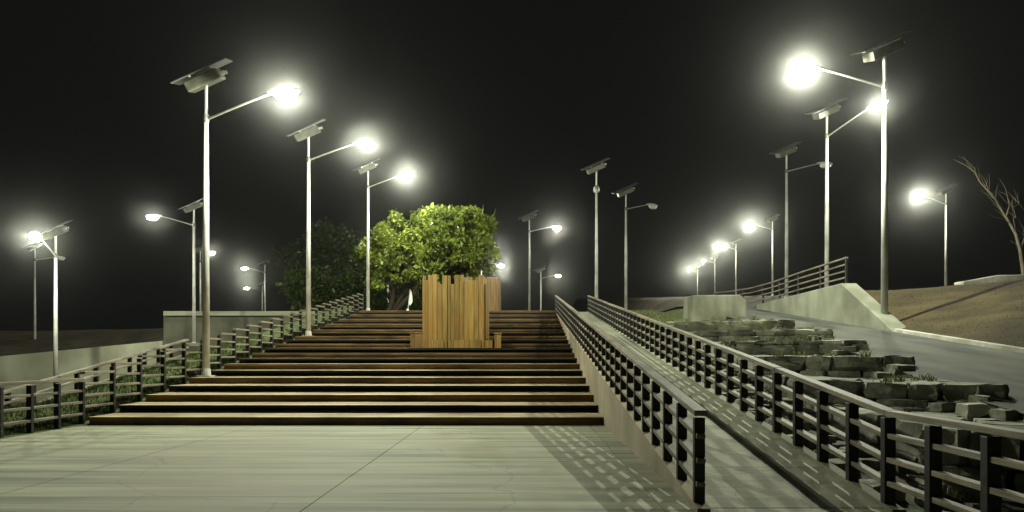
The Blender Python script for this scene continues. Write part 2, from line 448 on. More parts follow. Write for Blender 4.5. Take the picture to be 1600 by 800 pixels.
# outer ramp railing with a level run toward the viewer
f2 = empty('railing', (3.53, 6.2, 0), 'ramp railing on the outer side beside the stone terraces, bending level at its foot', 'railing')
for i in range(-6, 44):
    y = 6.24 + i * 0.69
    child(post_mb(3.53, y, rz(y) + (0.04 if y > 6.1 else 0.0), 0.832 + (0 if y > 6.1 else 0.04), 0.11, 0.08), 'post', M['post'], f2, bevel=0.006)
add_rails(f2, [[(3.53, 1.6, 0.03), (3.53, 6.2, 0.03), (3.53, 36.3, rz(36.3) + 0.03)]], HT)
# left railing: level beside the plaza, then one level bay per step
f3 = empty('railing', (-9.3, 13.4, 0), 'railing climbing the left side of the stairs in level stepped bays', 'railing')
for i in range(12):
    child(post_mb(-9.3, 13.4 - 0.7 * i, 0.0, 0.9, 0.10, 0.07), 'post', M['post'], f3, bevel=0.006)
bays = [[(-9.3, 13.4, 0.03), (-9.3, 5.6, 0.03)]]
for k in range(1, 24):
    y = Y0 + (k - 1)
    bays.append([(-9.3, y + 0.01, k * RISE + 0.0), (-9.3, y + 0.99, k * RISE + 0.0)])
    if k > 1: child(post_mb(-9.3, y, (k - 1) * RISE - 0.05, 0.92 + RISE, 0.10, 0.07), 'post', M['post'], f3, bevel=0.006)
child(post_mb(-9.3, Y0 + 23, TOP - 0.05, 0.92, 0.10, 0.07), 'post', M['post'], f3)
add_rails(f3, bays, (0.95, 0.71, 0.47, 0.23), 0.11, 0.08)
# second sloping railing beyond the grass verge
f4 = empty('railing', (-10.75, 13.4, 0), 'sloping railing beyond the grass verge, left of the stair railing', 'railing')
def z4(y): return 0.172 * (y - 14.3)
for i in range(17):
    y = 9.2 + 0.68 * i
    child(post_mb(-10.75, y, z4(y) - 0.2, 1.08, 0.09, 0.06), 'post', M['post'], f4)
add_rails(f4, [[(-10.75, 9.0, z4(9.0)), (-10.75, 20.3, z4(20.3))]], HT, 0.13, 0.11)

# ------------------------------------------------------------------ concrete walls
b = MB(); b.box(-20.4, -9.36, 36.0, 36.3, 0.8, TOP)
tag(b.build('retaining_wall', M['darkwall'], bevel=0.01), 'grey concrete retaining wall of the landing left of the stairs', 'wall')
b = MB(); b.prism([(-60, -2.5), (-60, 0.6), (-29.6, 1.32), (-20.42, 2.2), (-20.42, -2.5)], 'y', 35.9, 36.2)
tag(b.build('boundary_wall', M['farwall'], bevel=0.01), 'long low concrete wall with sloping top at the far left', 'wall')
# wedge wall beside the path
b = MB()
pts = [(18.3, pz(18.3)), (21.4, 3.84), (29.2, 3.72), (29.2, 2.6), (18.3, 1.7)]
b.prism(pts, 'x', 10.52, 11.05)
tag(b.build('wedge_wall', M['palewall'], bevel=0.02), 'pale concrete wedge wall rising beside the asphalt path', 'wall')
b = MB()
b.sweep([(10.6, -6, pz(-6) + 0.13), (10.6, 2, pz(2) + 0.13), (10.6, 18.28, pz(18.3) + 0.09)], 0.16, 0.3)
tag(b.build('kerb', M['kerb'], bevel=0.01), 'white kerb between the asphalt path and the brown embankment', 'kerb')
f5 = empty('railing', (10.78, 21.4, 3.84), 'curved railing with four bars on top of the pale wedge wall', 'railing')
p5 = [(10.78, 21.5, 3.84), (10.78, 25, 3.80), (10.78, 28, 3.73), (10.62, 30.2, 3.70), (10.2, 31.6, 3.70), (9.6, 32.6, 3.70)]
for i, (x, y, z) in enumerate([(10.78, 21.53, 3.84), (10.78, 23.4, 3.81), (10.78, 25.3, 3.79), (10.78, 27.2, 3.75), (10.74, 29, 3.72), (10.45, 30.8, 3.7), (9.6, 32.6, 3.7)]):
    child(post_mb(x, y, z - 0.02, 0.87, 0.07, 0.06), 'post', M['post'], f5)
add_rails(f5, [p5], (0.9, 0.68, 0.46, 0.24), 0.09, 0.07)
# blunt concrete block at the head of the terraces
b = MB()
b.prism([(6.3, 1.6), (6.3, 3.72), (8.15, 3.72), (8.38, 3.5), (8.38, 1.6)], 'y', 24.3, 25.7)
tag(b.build('concrete_block', M['blockwall'], bevel=0.05), 'squat grey concrete block at the head of the stone terraces', 'block')
# pale lip on the crest of the embankment
b = MB()
pa = []
for i in range(15):
    x = 15.0 + i * 0.6; y = 22.2
    pa.append((x, y, terrain(x, y) + 0.05 + 0.22 * sstep(15.0, 16.2, x) + 0.12))
b.sweep(pa, 0.5, 0.5)
tag(b.build('kerb', M['kerb'], bevel=0.03), 'pale concrete lip on the crest of the brown embankment', 'kerb')

# ------------------------------------------------------------------ planters on the stairs
def planter(x0, x1, y0, y1, z0, h, label, seed, m, ragged, wings):
    rnd = random.Random(seed)
    root = empty('planter', ((x0 + x1) / 2, (y0 + y1) / 2, z0), label, 'planter', )
    def slats(xa, ya, xb, yb, n):
        mb = MB()
        L_ = math.hypot(xb - xa, yb - ya)
        ang = math.atan2(yb - ya, xb - xa)
        T = Matrix.Translation((xa, ya, 0)) @ Matrix.Rotation(ang, 4, 'Z')
        ws = [rnd.uniform(0.75, 1.3) for _ in range(n)]
        tot = sum(ws); u = 0
        for w in ws:
            w = w / tot * L_
            dz = rnd.choice([0, -0.02, -0.07, -0.16, -0.30, 0.05, 0.02]) if ragged else rnd.uniform(-0.01, 0.01)
            zl = 0.0
            th = rnd.uniform(0.025, 0.085)
            mb.box(u + 0.004, u + w - 0.004, -th, 0.0, z0 + zl, z0 + h + dz, T)
            u += w
        return mb
    child(slats(x0, y0, x1, y0, 13), 'front_slats', m, root, bevel=0.004)
    child(slats(x1, y0 + 0.002, x1, y1, 12), 'side_slats', m, root, bevel=0.004)
    child(slats(x0, y1, x0, y0 + 0.002, 12), 'side_slats', m, root, bevel=0.004)
    child(slats(x1, y1 + 0.002, x0, y1 + 0.002, 12), 'back_slats', m, root, bevel=0.004)
    s_ = MB().box(x0 + 0.03, x1 - 0.03, y0 + 0.03, y1 - 0.03, z0 + h - 0.5, z0 + h - 0.3)
    child(s_, 'soil', M['soil'], root)
    c_ = MB().box(x0 + 0.005, x1 - 0.005, y0 + 0.012, y1 - 0.01, z0, z0 + h - 0.55)
    child(c_, 'inner_box', M['black'], root)
    if wings:
        for a, c in ((x0 - 0.02, x0 + 0.70), (x0 + 0.86, x1 - 0.12), (x1 + 0.02, x1 + 0.3)):
            w = MB()                                    # low plank skirt with open slots between
            k = max(1, int((c - a) / 0.17)); st_ = (c - a) / k
            for i in range(k):
                w.box(a + i * st_ + 0.004, a + (i + 1) * st_ - 0.004, y0 - 0.11, y0 - 0.062, z0 + 0.003, z0 + rnd.uniform(0.27, 0.31))
            child(w, 'skirt_boards', m, root, bevel=0.004)
    return root
planter(-3.60, -1.48, 22.62, 24.7, 1.685, 2.56, 'tall golden slatted timber planter with ragged top, standing on the stairs', 3, M['cedar'], True, True)
planter(-3.75, -1.58, 37.0, 39.1, TOP, 2.03, 'plain brown timber planter on the landing behind the golden planter', 8, M['cedar_b'], False, False)
def crate(x0, x1, y0, y1, z0, h, label, m, seed):
    rnd = random.Random(seed)
    root = empty('timber_seat', ((x0 + x1) / 2, (y0 + y1) / 2, z0), label, 'seat')
    a = MB(); k = 3
    for i in range(k):
        w = (x1 - x0) / k
        a.box(x0 + i * w + 0.004, x0 + (i + 1) * w - 0.004, y0, y0 + 0.04, z0, z0 + h - 0.05)
    child(a, 'front_boards', m, root, bevel=0.004)
    child(MB().box(x0 + 0.01, x1 - 0.01, y0 + 0.042, y1, z0, z0 + h - 0.05), 'frame', M['riser'], root)
    child(MB().box(x0 - 0.02, x1 + 0.02, y0 - 0.02, y1, z0 + h - 0.048, z0 + h), 'seat', m, root, bevel=0.005)
crate(-4.12, -3.66, 22.75, 23.35, 1.685, 0.57, 'low brown timber seat against the left side of the golden planter', M['cedar_b'], 2)
crate(-1.13, -0.90, 22.85, 23.35, 1.685, 0.55, 'small timber seat on the right of the golden planter', M['cedar'], 4)

# ------------------------------------------------------------------ street lamps
def lamp_meshes():
    d = {}
    def keep(key, mb, m, **k):
        o = mb.build(key, m, **k); d[key] = o; COL.objects.unlink(o); return o
    p = MB()
    p.tube([(0, 0, 0), (0, 0, 7.2)], [0.105, 0.062], 14)
    keep('pole', p, M['pole'], smooth=False)
    for q in d['pole'].data.polygons: q.use_smooth = len(q.vertices) == 4
    keep('base_plate', MB().box(-0.2, 0.2, -0.2, 0.2, 0, 0.03).tube([(0, 0, 0.03), (0, 0, 0.22)], [0.135, 0.115], 12), M['pole'], bevel=0.004)
    keep('collar', MB().tube([(0, 0, 7.2), (0, 0, 7.42)], 0.08, 12), M['clad'])
    keep('mast', MB().tube([(0, 0, 7.42), (0, 0, 8.33)], 0.048, 10), M['pole'])
    keep('arm', MB().tube([(0.06, 0, 7.30), (0.7, 0, 7.49), (1.4, 0, 7.69), (2.0, 0, 7.85), (2.12, 0, 7.87)], [0.036, 0.032, 0.028, 0.027, 0.027], 8), M['arm'])
    h = MB()
    prof = [(1.95, 0.05, 0.05), (2.1, 0.11, 0.09), (2.3, 0.17, 0.12), (2.6, 0.19, 0.12), (2.8, 0.15, 0.09), (2.9, 0.07, 0.04)]
    vs, fs = [], []
    nn = 12
    for (x, w, t) in prof:
        for i in range(nn):
            a = 2 * math.pi * i / nn
            zz = math.sin(a)
            vs.append((x, w * math.cos(a), 7.87 + (zz * t if zz > 0 else zz * 0.03)))
    for j in range(len(prof) - 1):
        for i in range(nn):
            fs.append((j * nn + i, j * nn + (i + 1) % nn, (j + 1) * nn + (i + 1) % nn, (j + 1) * nn + i))
    fs.append(tuple(range(nn))); fs.append(tuple((len(prof) - 1) * nn + i for i in range(nn)))
    h.add(vs, fs); keep('luminaire', h, M['pole'], smooth=True)
    g = MB(); vs, fs = [], []                            # bowl of the lamp glass under the head
    rows = [(1.0, 7.845), (0.97, 7.77), (0.84, 7.70), (0.58, 7.65), (0.2, 7.63)]
    for (s_, z) in rows:
        for i in range(16):
            a = 2 * math.pi * i / 16
            vs.append((2.5 + 0.34 * s_ * math.cos(a), 0.20 * s_ * math.sin(a), z))
    for j in range(len(rows) - 1):
        for i in range(16):
            fs.append((j * 16 + i, j * 16 + (i + 1) % 16, (j + 1) * 16 + (i + 1) % 16, (j + 1) * 16 + i))
    fs.append(tuple(4 * 16 + i for i in range(16))); fs.append(tuple(range(16)))
    g.add(vs, fs); keep('lamp_glass', g, M['led'], smooth=True)
    T = Matrix.Translation((0, 0, 8.42)) @ Euler((R(20), R(-24), R(0))).to_matrix().to_4x4()
    keep('battery_box', MB().box(-0.56, 0.46, -0.27, 0.27, -0.15, 0.13, T), M['clad'], bevel=0.03)
    pn = MB().box(-0.84, 0.84, -0.36, 0.36, 0.205, 0.23, T)
    keep('solar_panel', pn, M['panel'], bevel=0.004)
    br = MB()
    for sx in (-0.3, 0.34):
        br.box(sx - 0.02, sx + 0.02, -0.3, 0.3, 0.17, 0.203, T)
        br.box(sx - 0.02, sx + 0.02, -0.02, 0.02, 0.13, 0.171, T)
    br.box(-0.32, 0.36, -0.02, 0.02, 0.169, 0.186, T)
    keep('cable_gland', MB().tube([T @ Vector((0.465, -0.1, -0.02)), T @ Vector((0.58, -0.1, -0.02))], 0.04, 8), M['pole'])
    keep('cable_connector', MB().tube([T @ Vector((0.465, 0.06, -0.02)), T @ Vector((0.61, 0.06, -0.02))], 0.05, 8), M['pole'])
    keep('bracket', br, M['pole'])
    return d
LM = lamp_meshes()
GRP = 'solar street lamps around the stairs'
def street_lamp(label, x, y, z, height, arm_deg, lit=True, power=1.0, head=True):
    """height = height of the lamp glass over the base"""
    s = height / 7.72
    root = empty('street_lamp', (x, y, z), label, 'street lamp', GRP)
    root.scale = (s, s, s)
    for key in ('base_plate', 'pole', 'collar', 'mast', 'battery_box', 'solar_panel', 'bracket', 'cable_gland', 'cable_connector'):
        c = LM[key].copy(); c.parent = root; COL.objects.link(c)
    if head:
        for key in ('arm', 'luminaire'):
            c = LM[key].copy(); c.parent = root; c.rotation_euler = (0, 0, R(arm_deg)); COL.objects.link(c)
        g = LM['lamp_glass'].copy(); g.parent = c; COL.objects.link(g)
        if not lit:
            g.data = g.data.copy(); g.data.materials[0] = M['ledoff']
        if lit:
            l = bpy.data.lights.new('lamp_light', 'POINT')
            l.energy = LAMP_W * power; l.color = (0.97, 1.0, 0.79); l.shadow_soft_size = 0.06
            lo = bpy.data.objects.new('lamp_light', l); lo.parent = c; lo.location = (2.5, 0, 7.76)
            COL.objects.link(lo)
    return root
def lamp_at(label, ppx, lpx, lpy, Y, zbase, sign=1, lit=True, power=1.0, back=False):
    """pole at photo column ppx and depth Y, lamp glass seen at (lpx, lpy)"""
    x = (ppx - VX) / F * Y
    gz = zbase if zbase is not None else terrain(x, Y)
    yl = Y
    for _ in range(30):
        hgt = H - (lpy - 6 * 18 / Y - VY) / F * yl - gz
        r = 2.5 * hgt / 7.72
        c = max(-1, min(1, ((lpx - VX) / F * yl - x) / r))
        a = math.degrees(math.acos(c)) * sign
        yl += 0.4 * (Y + r * math.sin(math.radians(a)) - yl)
    return street_lamp(label, x, Y, gz, hgt, a, lit, power)
# left of the stairs
lamp_at('tall lit lamp at the left edge of the lower stairs, nearest of the left row', 322, 447, 158, 18.2, 5 * RISE, -1, True, 1.25)
lamp_at('lit lamp at the left edge halfway up the stairs, behind the nearest left lamp', 482, 571, 233, 26.2, 13 * RISE, -1, True, 1.1)
lamp_at('lit lamp at the top left of the stairs beside the green tree', 575, 637, 280, 36.6, TOP, -1, True, 1.1)
lamp_at('lit lamp standing beyond the grass verge at the far left', 87, 55, 376, 30.0, -1.2, -1, True, 0.6)
street_lamp('lamp pole behind the far left concrete wall with its head hidden in glare', -34.0, 44.3, 2.0, 6.3, 80, False)
lamp_at('thin lamp in front of the landing wall with arm pointing left', 303, 243, 346, 33.5, 1.9, 1, True, 0.12)
lamp_at('small distant lamp just behind the tallest left lamp pole, arm to the right', 313, 331, 398, 75, 2.6, -1, True, 0.1)
lamp_at('distant lamp beyond the landing wall with arm to the left', 414, 378, 422, 64, TOP - 0.3, -1, True, 0.35)
lamp_at('tiny distant lamp left of the dark tree, low over the landing wall', 410, 382, 452, 98, TOP, -1, True, 0.2)
lamp_at('distant lit lamp behind the pole at the stair top', 606, 569, 385, 72, TOP, -1, True, 0.35)
# beyond the stair top
lamp_at('distant lamp half hidden by the planter tree, small lit head', 731, 768, 393, 62, TOP, -1, True, 0.4)
lamp_at('distant lit lamp right of the brown planter', 752, 783, 418, 74, TOP, -1, True, 0.90)
lamp_at('lamp above the stair top right of the planters, arm to the right', 827, 870, 360, 53, TOP, 1, True, 0.5)
lamp_at('smaller distant lamp right behind the stair top, arm to the right', 845, 872, 433, 85, TOP, 1, True, 0.4)
street_lamp('unlit lamp at the head of the ramp, arm hidden behind its pole', 4.09, 37.2, TOP - 0.25, 7.95, 83.7, False)
lamp_at('unlit lamp beyond the ramp head with short arm to the right', 978, 1020, 327, 45, TOP - 0.25, 1, False)
# right side
lamp_at('tallest lit lamp at the right beside the tip of the wedge wall', 1382, 1262, 110, 19.4, None, -1, True, 1.9)
lamp_at('lit lamp behind the wedge wall railing with long arm to the right', 1292, 1373, 172, 29, None, -1, True, 0.7)
lamp_at('lamp behind the curved railing, arm reaching right, head behind another pole', 1229, 1290, 263, 40, None, 1, False)
lamp_at('lit lamp left of the curved railing with arm to the left', 1207, 1172, 354, 61, None, -1, True, 1.40)
lamp_at('distant lit lamp over the concrete block, fourth from the right row', 1150, 1117, 387, 78, None, -1, True, 1.30)
lamp_at('small distant lamp just left above the concrete block', 1117, 1088, 409, 88, None, -1, True, 0.50)
lamp_at('small distant lamp above the far guard rail', 1090, 1063, 424, 96, None, -1, True, 1.20)
lamp_at('lit lamp on the crest of the brown embankment at the far right', 1478, 1437, 311, 54, None, -1, True, 1.30)

# far guard rail beyond the ramp
f6 = empty('railing', (11.5, 62, 5), 'faint distant railing behind the lamp beyond the ramp head', 'railing')
xs = [10.6, 11.9, 13.2, 14.5, 15.8]
z6 = min(terrain(10.6, 62), 5.0)
for x in xs:
    child(post_mb(x, 62, z6 - 0.4, 1.6, 0.1, 0.1), 'post', M['post'], f6)
add_rails(f6, [[(10.4, 62, z6 + 0.2), (16, 62, z6 + 0.2)]], (1.0, 0.7, 0.4), 0.1, 0.1)

# ------------------------------------------------------------------ trees
def leaves_mb(clumps, size, seed, droop=0.0):
    rng = np.random.default_rng(seed)
    V, Fc = [], []
    n0 = 0
    for (cx, cy, cz, rx, ry, rzz, n) in clumps:
        d = rng.normal(size=(n, 3)); d /= np.linalg.norm(d, axis=1)[:, None]
        r = rng.uniform(0.15, 1.0, n) ** 0.5
        wob = 1 + 0.25 * np.sin(d[:, 0] * 5 + cx * 3) * np.cos(d[:, 2] * 4 + cz)
        P = d * (r * wob)[:, None] * np.array([rx, ry, rzz]) + np.array([cx, cy, cz])
        ax = rng.normal(size=(n, 3)) + d * 0.7; ax[:, 2] -= droop; ax /= np.linalg.norm(ax, axis=1)[:, None]
        up = rng.normal(size=(n, 3)) + np.array([0, 0, 1.0])
        sd = np.cross(ax, up); sd /= np.linalg.norm(sd, axis=1)[:, None] + 1e-9
        nm = np.cross(sd, ax)
        L_ = size * rng.uniform(0.6, 1.4, n)[:, None]; Wd = L_ * rng.uniform(0.2, 0.33, n)[:, None]
        A = P; B = P + ax * L_ * 0.5 + sd * Wd + nm * L_ * 0.08; C = P + ax * L_; D = P + ax * L_ * 0.5 - sd * Wd + nm * L_ * 0.08
        V.append(np.stack([A, B, C, D], 1).reshape(-1, 3))
        idx = n0 + np.arange(n)[:, None] * 4
        Fc.append(np.concatenate([idx + np.array([0, 1, 2]), idx + np.array([0, 2, 3])], 1).reshape(-1, 3))
        n0 += 4 * n
    m = MB(); m.v = [tuple(p) for p in np.concatenate(V)]; m.f = [tuple(int(i) for i in q) for q in np.concatenate(Fc)]
    return m

def limb(m, p0, p1, r0, r1, rnd, bend=0.12, seg=6):
    p0, p1 = Vector(p0), Vector(p1)
    L_ = (p1 - p0).length
    off = Vector((rnd.uniform(-1, 1), rnd.uniform(-1, 1), rnd.uniform(-0.4, 0.6))) * bend * L_
    pts = [p0.lerp(p1, i / seg) + off * math.sin(math.pi * i / seg) + Vector((rnd.gauss(0, 1), rnd.gauss(0, 1), 0)) * 0.012 * L_ * (0 < i < seg) for i in range(seg + 1)]
    m.tube(pts, [r0 + (r1 - r0) * i / seg for i in range(seg + 1)], 7)
    return pts

def tree(name, label, cat, base, forks, clumps, size, lm, bark, r0, seed, droop=0.0, group=None):
    rnd = random.Random(seed)
    root = empty(name, base, label, cat, group)
    w = MB()
    bx, by, bz = base
    for (dx, dy, h) in forks:
        top = (bx + dx, by + dy, bz + h)
        pts = limb(w, (bx + 0.04 * dx, by, bz - 0.1), top, r0, r0 * 0.5, rnd, 0.1)
        near = sorted(clumps, key=lambda c: (Vector(c[:3]) - Vector(top)).length)[:max(3, len(clumps) // max(1, len(forks)))]
        for c in near:
            q = limb(w, pts[rnd.choice([4, 5, 6])], Vector(c[:3]), r0 * 0.42, r0 * 0.12, rnd, 0.15)
            for _ in range(4):
                e = Vector(c[:3]) + Vector((rnd.gauss(0, 1) * c[3], rnd.gauss(0, 1) * c[4], abs(rnd.gauss(0, 1)) * c[5])) * 0.6
                limb(w, q[rnd.choice([3, 4, 5])], e, r0 * 0.15, r0 * 0.05, rnd, 0.15, 4)
    child(w, 'trunk', bark, root, smooth=True)
    child(leaves_mb(clumps, size, seed, droop), 'crown', lm, root, recalc=False)
    return root

rnd = random.Random(11)
# tree growing out of the golden planter
def clumps_in(blobs, Y, n, rmin, rmax, dens, seed, depth):
    """small leaf clumps scattered inside a few big lobes, so gaps and lumps show"""
    q = random.Random(seed); out = []
    tot = sum(bl[2] * bl[3] for bl in blobs)
    for (a, bq, ra, rb) in blobs:
        for _ in range(max(3, int(n * ra * rb / tot))):
            an = q.uniform(0, 6.283); rr = math.sqrt(q.uniform(0.02, 1.6))
            r = q.uniform(rmin, rmax)
            p = px(a + ra * rr * math.cos(an), bq + rb * rr * math.sin(an), Y + q.uniform(-depth, depth))
            w = r / F * Y
            out.append((p.x, p.y, p.z, w * q.uniform(.8, 1.4), w, w * q.uniform(.6, 1.0), int(dens * q.uniform(.6, 1.4))))
    return out
Yp = 23.7
cl = clumps_in([(692, 378, 26, 30), (722, 362, 32, 30), (748, 380, 22, 30), (700, 402, 36, 24), (745, 408, 26, 18), (668, 398, 14, 20), (690, 350, 16, 12)], Yp, 120, 4, 10, 78, 4, 0.85)
t1 = tree('leafy_tree', 'bright green leafy tree growing out of the golden planter', 'tree', (-2.55, 23.7, 3.85),
          [(-0.5, 0.1, 1.0), (0.1, 0, 1.3), (0.6, -0.1, 1.0)], cl, 0.185, M['leaf'], M['bark'], 0.07, 5)
tw = MB()                                               # bare shoots above the crown
for (a, bq, c, d) in [(760, 378, 775, 326), (748, 360, 755, 320), (766, 372, 780, 346), (742, 352, 746, 330), (728, 345, 733, 318), (690, 345, 684, 322), (757, 390, 779, 365)]:
    limb(tw, px(a, bq, Yp), px(c, d, Yp), 0.018, 0.006, rnd, 0.08, 4)
child(tw, 'shoot', M['leaf2'], t1, smooth=True)
# tree on the landing behind the lamp
Yt = 39.5
cl = clumps_in([(600, 392, 28, 30), (634, 364, 32, 24), (668, 346, 28, 18), (710, 338, 26, 12), (640, 400, 34, 26), (600, 425, 24, 22), (655, 425, 24, 26), (585, 385, 14, 18)], Yt, 165, 5, 11, 84, 9, 1.7)
tree('leafy_tree', 'green tree with dark forked trunks on the landing, lit by the lamp above it', 'tree', (-8.55, 39.5, TOP),
     [(0.3, 0, 2.6), (1.6, 0.2, 2.6), (2.5, -0.2, 2.9)], cl, 0.25, M['leaf2'], M['bark'], 0.16, 6)
# dark trees further left
def dark_tree(label, base, pts, Y, seed, lm, size):
    cl = []
    rr_ = random.Random(seed)
    for (a, bq, rr, n) in pts:
        p = px(a, bq, Y + rr_.uniform(-1.5, 1.5)); r = rr / F * Y
        cl.append((p.x, p.y, p.z, r, r, r * 0.85, n))
    tree('dark_tree', label, 'tree', base, [(-0.8, 0, 2.2), (0.9, 0.3, 2.6)], cl, size, lm, M['bark'], 0.2, seed)
b0 = px(500, 490, 48)
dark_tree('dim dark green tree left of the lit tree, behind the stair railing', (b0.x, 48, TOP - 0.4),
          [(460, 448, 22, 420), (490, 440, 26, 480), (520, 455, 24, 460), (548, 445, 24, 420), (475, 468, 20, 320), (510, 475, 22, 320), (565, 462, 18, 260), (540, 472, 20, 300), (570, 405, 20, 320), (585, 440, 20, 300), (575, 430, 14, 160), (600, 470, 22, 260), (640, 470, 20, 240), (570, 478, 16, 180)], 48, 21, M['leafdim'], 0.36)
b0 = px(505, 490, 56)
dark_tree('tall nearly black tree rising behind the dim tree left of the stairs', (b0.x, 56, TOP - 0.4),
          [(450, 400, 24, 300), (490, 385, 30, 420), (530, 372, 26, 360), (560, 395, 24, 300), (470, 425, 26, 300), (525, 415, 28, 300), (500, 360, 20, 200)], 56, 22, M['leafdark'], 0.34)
# feather flag beside the tree
fb = px(636, 487, 37.0)
fl = empty('feather_flag', (fb.x, 37.0, TOP), 'small narrow white flag standing beside the planter tree', 'flag')
m = MB()
pp = [px(637, 489, 37), px(638, 478, 37), px(641, 452, 37)]
m.tube(pp, [0.02, 0.018, 0.012], 6); child(m, 'staff', M['white'], fl)
m = MB()
o1 = [(642, 453), (644, 462), (644.5, 470), (643.5, 474), (640, 478), (639, 471), (640, 463)]
vs = [px(a, c, 37.02) for a, c in o1] + [px(a, c, 37.045) for a, c in o1]
k = len(o1)
m.add(vs, [tuple(range(k)), tuple(range(k, 2 * k))[::-1]] + [(i, (i + 1) % k, k + (i + 1) % k, k + i) for i in range(k)])
child(m, 'cloth', M['white'], fl)
m = MB(); m.tube([(pp[0].x, 37, TOP), (pp[0].x, 37, TOP + 0.2)], [0.12, 0.05], 8); child(m, 'foot', M['white'], fl)

# leafless tree on the embankment at the far right
Yb = 30.0
def P(a, c, dy=0): return px(a, c, Yb + dy)
bt = empty('bare_tree', (P(1600, 436).x, Yb, P(1600, 440).z - 0.3), 'leafless leaning tree on the embankment at the right', 'tree')
m = MB()
def br(pts, r0, r1):
    q = [P(a, c, d) for a, c, d in pts]
    m.tube(q, [0.52 * (r0 + (r1 - r0) * i / (len(q) - 1)) for i in range(len(q))], 7)
br([(1601, 450, 0), (1598, 420, 0), (1594, 392, 0), (1587, 366, 0), (1576, 346, 0.2), (1566, 330, 0.3), (1556, 312, 0.2)], 0.16, 0.075)
child(m, 'trunk', M['palebark'], bt, smooth=True)
m = MB()
br([(1556, 312, .2), (1545, 300, .3), (1530, 283, .5), (1524, 270, .6), (1508, 258, .8), (1490, 249, 1)], 0.07, 0.012)
br([(1530, 283, .5), (1522, 262, .2), (1510, 250, 0), (1498, 244, -.2)], 0.035, 0.008)
br([(1562, 322, .2), (1550, 302, -.3), (1536, 290, -.5), (1526, 276, -.6)], 0.04, 0.01)
br([(1578, 350, .2), (1568, 342, 0), (1556, 340, -.3), (1543, 334, -.5)], 0.035, 0.008)
br([(1572, 338, .2), (1577, 322, .6), (1574, 306, .9), (1572, 300, 1)], 0.06, 0.02)
br([(1588, 368, 0), (1584, 345, .6), (1582, 325, 1), (1592, 318, 1.2), (1600, 328, 1.4), (1612, 338, 1.6)], 0.05, 0.02)
br([(1582, 325, 1), (1576, 312, 1.2), (1572, 303, 1.3)], 0.03, 0.01)
br([(1594, 392, 0), (1602, 370, .4), (1610, 350, .5), (1622, 320, .6), (1625, 290, .4)], 0.07, 0.02)
br([(1586, 318, 1.1), (1588, 305, 1.1), (1584, 296, 1)], 0.02, 0.007)
q = random.Random(4)
for a0, c0 in ((1524, 270), (1530, 283), (1545, 300), (1540, 292), (1556, 312), (1566, 330), (1576, 346), (1574, 306), (1582, 325), (1587, 340), (1592, 318), (1596, 384), (1602, 370), (1584, 345)):
    for _ in range(2):
        u, w = q.uniform(-26, 4), q.uniform(-30, -6)
        br([(a0, c0, q.uniform(0, .5)), (a0 + u * .5 + q.uniform(-3, 3), c0 + w * .5, q.uniform(0, .8)), (a0 + u, c0 + w, q.uniform(0, 1))], 0.03, 0.006)
child(m, 'branches', M['palebark'], bt, smooth=True)

# ------------------------------------------------------------------ stone terraces between ramp and path
def rough_stone(m, cx, cy, cz, sx, sy, sz, rnd, yaw=0.0):
    ph = rnd.uniform(0, 50)
    T = Matrix.Translation((cx, cy, cz)) @ Matrix.Rotation(yaw + rnd.uniform(-0.08, 0.08), 4, 'Z') @ Matrix.Rotation(rnd.uniform(-0.06, 0.06), 4, 'X')
    n = 3
    vs, fs, ix = [], [], {}
    def vid(i, j, k):
        if (i, j, k) not in ix:
            p = Vector((i / n - 0.5, j / n - 0.5, k / n - 0.5))
            e = Vector((abs(p.x) ** 4, abs(p.y) ** 4, abs(p.z) ** 4))
            cut = 1 - 0.5 * (e.x * e.y + e.y * e.z + e.x * e.z) * 16
            nz = noise.noise_vector((p * 2.2 + Vector((ph, ph * 0.3, cz))))
            q = Vector((p.x * sx, p.y * sy, p.z * sz)) * cut + Vector((nz.x * sx, nz.y * sy, nz.z * sz)) * 0.10
            ix[(i, j, k)] = len(vs); vs.append(T @ q)
        return ix[(i, j, k)]
    for a in range(n):
        for c in range(n):
            for (f0, s_) in ((0, 0), (n, 1)):
                for ax in range(3):
                    def mk(u, v):
                        t = [0, 0, 0]; t[ax] = f0; t[(ax + 1) % 3] = u; t[(ax + 2) % 3] = v; return vid(*t)
                    q = (mk(a, c), mk(a + 1, c), mk(a + 1, c + 1), mk(a, c + 1))
                    fs.append(q if s_ else q[::-1])
    m.add(vs, fs)
